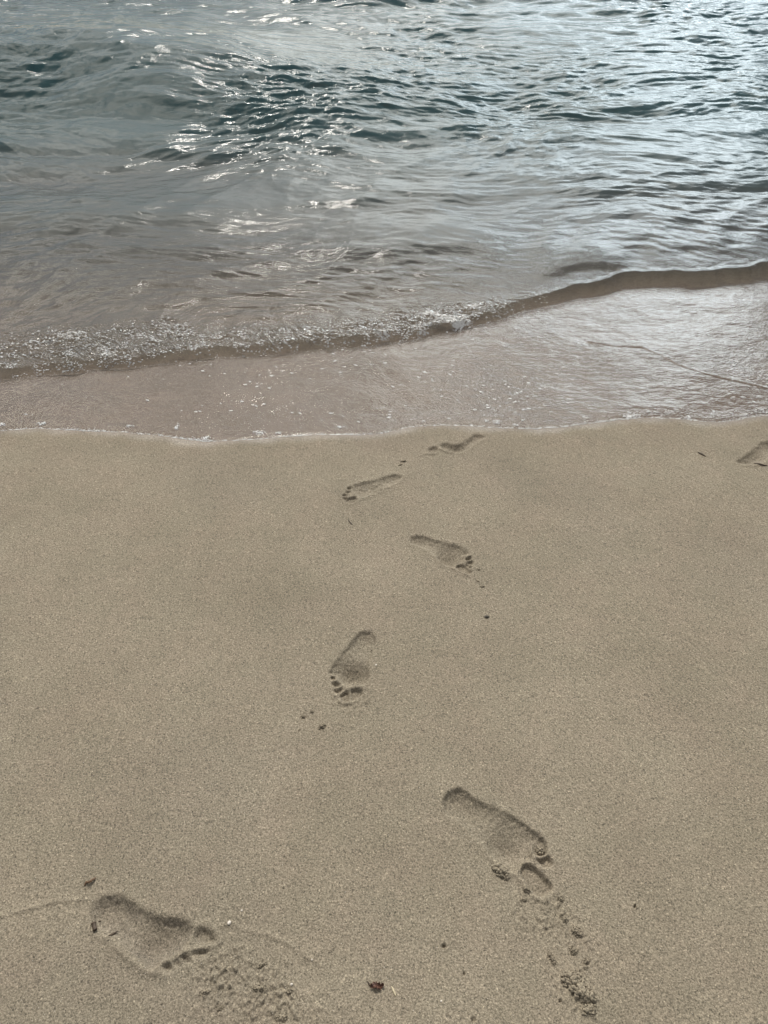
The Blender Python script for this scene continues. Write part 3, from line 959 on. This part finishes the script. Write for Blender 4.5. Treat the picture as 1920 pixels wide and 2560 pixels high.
tube('twig', [(1885, 1159), (1900, 1163), (1918, 1165)], 2.0, BROWN, 'dark sliver lying in the footprint cut by the right edge', 'twig', .5, 8)
tube('driftwood_sliver', [(926, 1627), (932, 1625)], 1.8, BROWN, 'tiny dark sliver at the arch of the middle footprint', 'wood bit', .5, 9)

# red leaf: crumpled blade with a stem
def leaf():
    x, y = map(float, on_beach(943, 2466)); z = height_at(x, y)
    e = bpy.data.objects.new('dead_leaf', None); COL.objects.link(e); e.location = (x, y, z)
    tag(e, 'crumpled red brown dead leaf near the bottom edge', 'leaf')
    n = 14; V = []; Fc = []
    for i in range(n):
        t = i / (n - 1)
        w = .0062 * math.sin(math.pi * min(t * .93 + .05, 1)) ** .7 * (1 + .35 * math.sin(i * 2.3))
        for j in range(7):
            s_ = j / 3 - 1
            V.append(((t - .5) * .026, s_ * w + .0015 * math.sin(t * 6), .0022 + .004 * abs(s_) * (0.6 + .5 * math.sin(i * 1.7 + j)) + .0025 * math.sin(t * 7 + s_)))
    for i in range(n - 1):
        for j in range(6): Fc.append((i * 7 + j, i * 7 + j + 1, (i + 1) * 7 + j + 1, (i + 1) * 7 + j))
    me = bpy.data.meshes.new('leaf_blade'); me.from_pydata(V, [], Fc); me.materials.append(LEAF_RED)
    o = bpy.data.objects.new('leaf_blade', me); COL.objects.link(o); o.parent = e; o.rotation_euler = (0, 0, .15)
    so = o.modifiers.new('thickness', 'SOLIDIFY'); so.thickness = .0005
    st = tube('leaf_stem', [(919, 2454), (924, 2463), (932, 2468)], 2.0, BROWN, None, None, .6, 12)
    st.location = Vector(st.location) - Vector(e.location); st.parent = e


leaf()


def shell(px, py, rpx, label):
    x, y = map(float, on_beach(px, py)); k = math.sqrt(x * x + y * y + 1.66 ** 2) / F; r = rpx * k
    v, f = ico(3); v = v.copy()
    v = v * (1 + .06 * np.sin(np.arctan2(v[:, 1], v[:, 0]) * 14)[:, None] * (1 - v[:, 2:3] ** 2))
    v[:, 0] *= 1.2; v[:, 2] *= .5
    v *= r
    o = mesh_from('shell_chip', v, f, SHELL); o.location = (x, y, height_at(x, y) + r * .15); o.rotation_euler = (0.2, .1, px)
    tag(o, label, 'shell')


shell(573, 2307, 4, 'pale shell chip on the sand ridge right of the lower left footprint')
shell(729, 2462, 2.6, 'pale shell chip on the rough patch above its round clod')
shell(940, 1663, 2.4, 'tiny white shell chip right of the middle footprint')
shell(604, 2275, 2, 'tiny white shell chip above the big toe of the lower left footprint')
shell(1103, 2503, 2, 'tiny white shell chip near the bottom, right of the straw')
shell(780, 2400, 1.8, 'tiny white shell chip above the red leaf')

# ---- scattered coarse grains: nobody could count them
def coarse_grains():
    rs = np.random.RandomState(3)
    n = 9000
    px = rs.rand(n) * 2100 - 90; py = 1120 + rs.rand(n) ** .8 * 1470
    x, y = on_beach(px, py)
    Z, _ = sand_height(x[None], y[None]); z = Z[0]
    for nm, mat, sel in (('pale_sand_grains', SHELL, slice(0, 3600)), ('dark_sand_grains', STONE, slice(3600, n))):
        items = []
        for a, b_, c in zip(x[sel], y[sel], z[sel]):
            r = .00045 + .0006 * rs.rand() ** 2
            items.append((a, b_, c + r * .3, r, r * (.6 + .4 * rs.rand()), r * .7, rs.rand() * 6))
        v0 = np.array([(1, 0, 0), (-1, 0, 0), (0, 1, 0), (0, -1, 0), (0, 0, 1), (0, 0, -1)], float)
        _ico['oct'] = (v0, np.array([(0, 2, 4), (2, 1, 4), (1, 3, 4), (3, 0, 4), (2, 0, 5), (1, 2, 5), (3, 1, 5), (0, 3, 5)]))
        v, f = blobs(items, 'oct')
        o = mesh_from(nm, v, f, mat, smooth=False)
        tag(o, 'coarse ' + nm.split('_')[0] + ' grains sprinkled over the sand', 'sand grains', kind='stuff')


coarse_grains()


# ---- foam
def sea_z(x, y):
    return sea_height(np.atleast_2d(x), np.atleast_2d(y))[0]


def foam_patch(px, py, w_px, h_px, n, label, seed):
    rs = np.random.RandomState(seed)
    x, y = map(float, on_beach(px, py)); k = math.sqrt(x * x + y * y + 1.7 ** 2) / F
    wx = w_px * k; wy = h_px * k * 1.7
    a = rs.rand(n) * 2 * math.pi; q = rs.rand(n) ** .5
    X = q * np.cos(a) * wx; Y = q * np.sin(a) * wy
    z = np.maximum(sea_z(x + X, y + Y)[0], beach_plain(x + X, y + Y))
    z0 = float(z.min())
    r = (.0009 + .0024 * rs.rand(n) ** 2.5) * (1.2 - q * .5)
    items = [(X[i], Y[i], z[i] - z0 + r[i] * .35, r[i], r[i], r[i] * .8, 0) for i in range(n)]
    v, f = blobs(items, 2)
    o = mesh_from('foam_cluster', v, f, FOAM); o.location = (x, y, z0)
    tag(o, label, 'foam', 'foam clusters left along the edge of the water')


FP = [(1243, 1055, 13, 5, 46, 'foam bubbles on the water edge nearest the hooked footprint'),
      (1215, 1052, 7, 3, 20, 'small foam bubbles left of those nearest the hooked footprint'),
      (1290, 1062, 11, 3, 26, 'thin foam strip just right of the hooked footprint foam'),
      (1307, 1051, 6, 3, 14, 'little foam dab above the thin foam strip'),
      (1463, 1044, 9, 4, 24, 'small foam cluster left of the biggest white one'),
      (1579, 1043, 23, 6, 120, 'biggest bright white foam cluster on the water edge'),
      (1622, 1032, 8, 3, 18, 'small foam dab right of the biggest cluster'),
      (1672, 1031, 11, 4, 30, 'foam cluster in the water right of the biggest one'),
      (1724, 1044, 10, 4, 30, 'round foam cluster at the edge, between biggest cluster and right border'),
      (1905, 1027, 20, 7, 90, 'white foam heap at the right border of the photo'),
      (1860, 1036, 12, 3, 30, 'low foam streak left of the heap at the right border'),
      (515, 1096, 12, 5, 40, 'foam ring at the lowest bend of the water edge'),
      (648, 1082, 17, 6, 56, 'foam tuft right of the lowest bend of the water edge'),
      (697, 1082, 9, 3, 24, 'small foam strip right of the foam tuft'),
      (443, 1069, 6, 8, 36, 'upright foam wisp left of the lowest bend'),
      (325, 1066, 10, 3, 20, 'foam dab on the left half of the water edge, near the wisp'),
      (104, 1060, 14, 4, 36, 'foam streak near the left border, inside the water'),
      (6, 1063, 9, 4, 34, 'foam dot at the left border of the photo'),
      (852, 1068, 10, 3, 26, 'foam dab on the water edge left of the hooked footprint')]
for i, p in enumerate(FP):
    foam_patch(*p, seed=300 + i)


def foam_stuff():
    rs = np.random.RandomState(17)
    # froth line along the edge
    items = []
    n = 9000
    xs = rs.rand(n) * 4.2 - 2.1
    off = np.abs(rs.randn(n)) * .006 - .002
    dens = perlin(xs * 7, xs * 0, 71) + .6 * perlin(xs * 30, xs * 0, 72)
    keep = dens > rs.rand(n) * 1.1 - .15
    xs, off = xs[keep], off[keep]
    ys = waterline(xs) + off * (1 + 2 * np.clip(perlin(xs * 5, xs * 0, 73), 0, 1))
    z = np.maximum(sea_z(xs, ys)[0], beach_plain(xs, ys))
    r = .0007 + .0016 * rs.rand(len(xs)) ** 3
    items = np.stack([xs, ys, z + r * .2, r * 1.4, r, r * .6, rs.rand(len(xs)) * 0], 1)
    v, f = blobs(items, 'oct')
    tag(mesh_from('edge_froth', v, f, FOAM), 'thin white froth line along the edge of the water', 'froth', kind='stuff')
    # flecks floating on the backwash, denser to the right
    n = 26000
    xs = rs.rand(n) * 4.8 - 2.4; ys = 2.2 + rs.rand(n) * 1.9
    ew = ys - waterline(xs); ef = ys - foot(xs)
    pr = (0.20 + 0.55 * sstep((xs + .3) / 1.0)) * (0.5 + .9 * fbm(xs * 3, ys * 4, 2, 81))
    keep = (ew > .02) & (ef < -.01) & (rs.rand(n) < pr)
    xs, ys = xs[keep], ys[keep]
    z = sea_z(xs, ys)[0]
    m = len(xs)
    L_ = .0009 + .0050 * rs.rand(m) ** 3.2
    items = np.stack([xs, ys, z, L_ * 1.8, L_ * .6, .0004 + L_ * .08, rs.randn(m) * .3 - .25], 1)
    v, f = blobs(items, 1, .5, rs)
    tag(mesh_from('foam_flecks', v, f, FOAM), 'white foam flecks drifting on the thin backwash', 'foam flecks', kind='stuff')
    # froth on the broken front of the wave
    n = 30000
    xs = rs.rand(n) * 3.4 - 2.3; ys = foot(xs) + rs.rand(n) ** 1.3 * .34
    Z, dp, ch, fo, rp = (a[0] for a in sea_height(xs[None], ys[None]))
    pr = ch * np.clip(.10 + 1.1 * (fbm(xs * 14, ys * 22, 3, 83)) + .12 * np.exp(-((xs - .15) / .35) ** 2) * np.exp(-(ys - foot(xs)) / .08), 0, .8)
    keep = rs.rand(n) < pr
    xs, ys, Z = xs[keep], ys[keep], Z[keep]; m = len(xs)
    r = .0012 + .0034 * rs.rand(m) ** 3
    items = np.stack([xs, ys, Z + r * .1, r * 1.5, r, r * .7, rs.rand(m) * .6], 1)
    v, f = blobs(items, 'oct')
    tag(mesh_from('wave_froth', v, f, FOAM), 'froth bubbles on the broken front of the small wave', 'froth', kind='stuff')


foam_stuff()
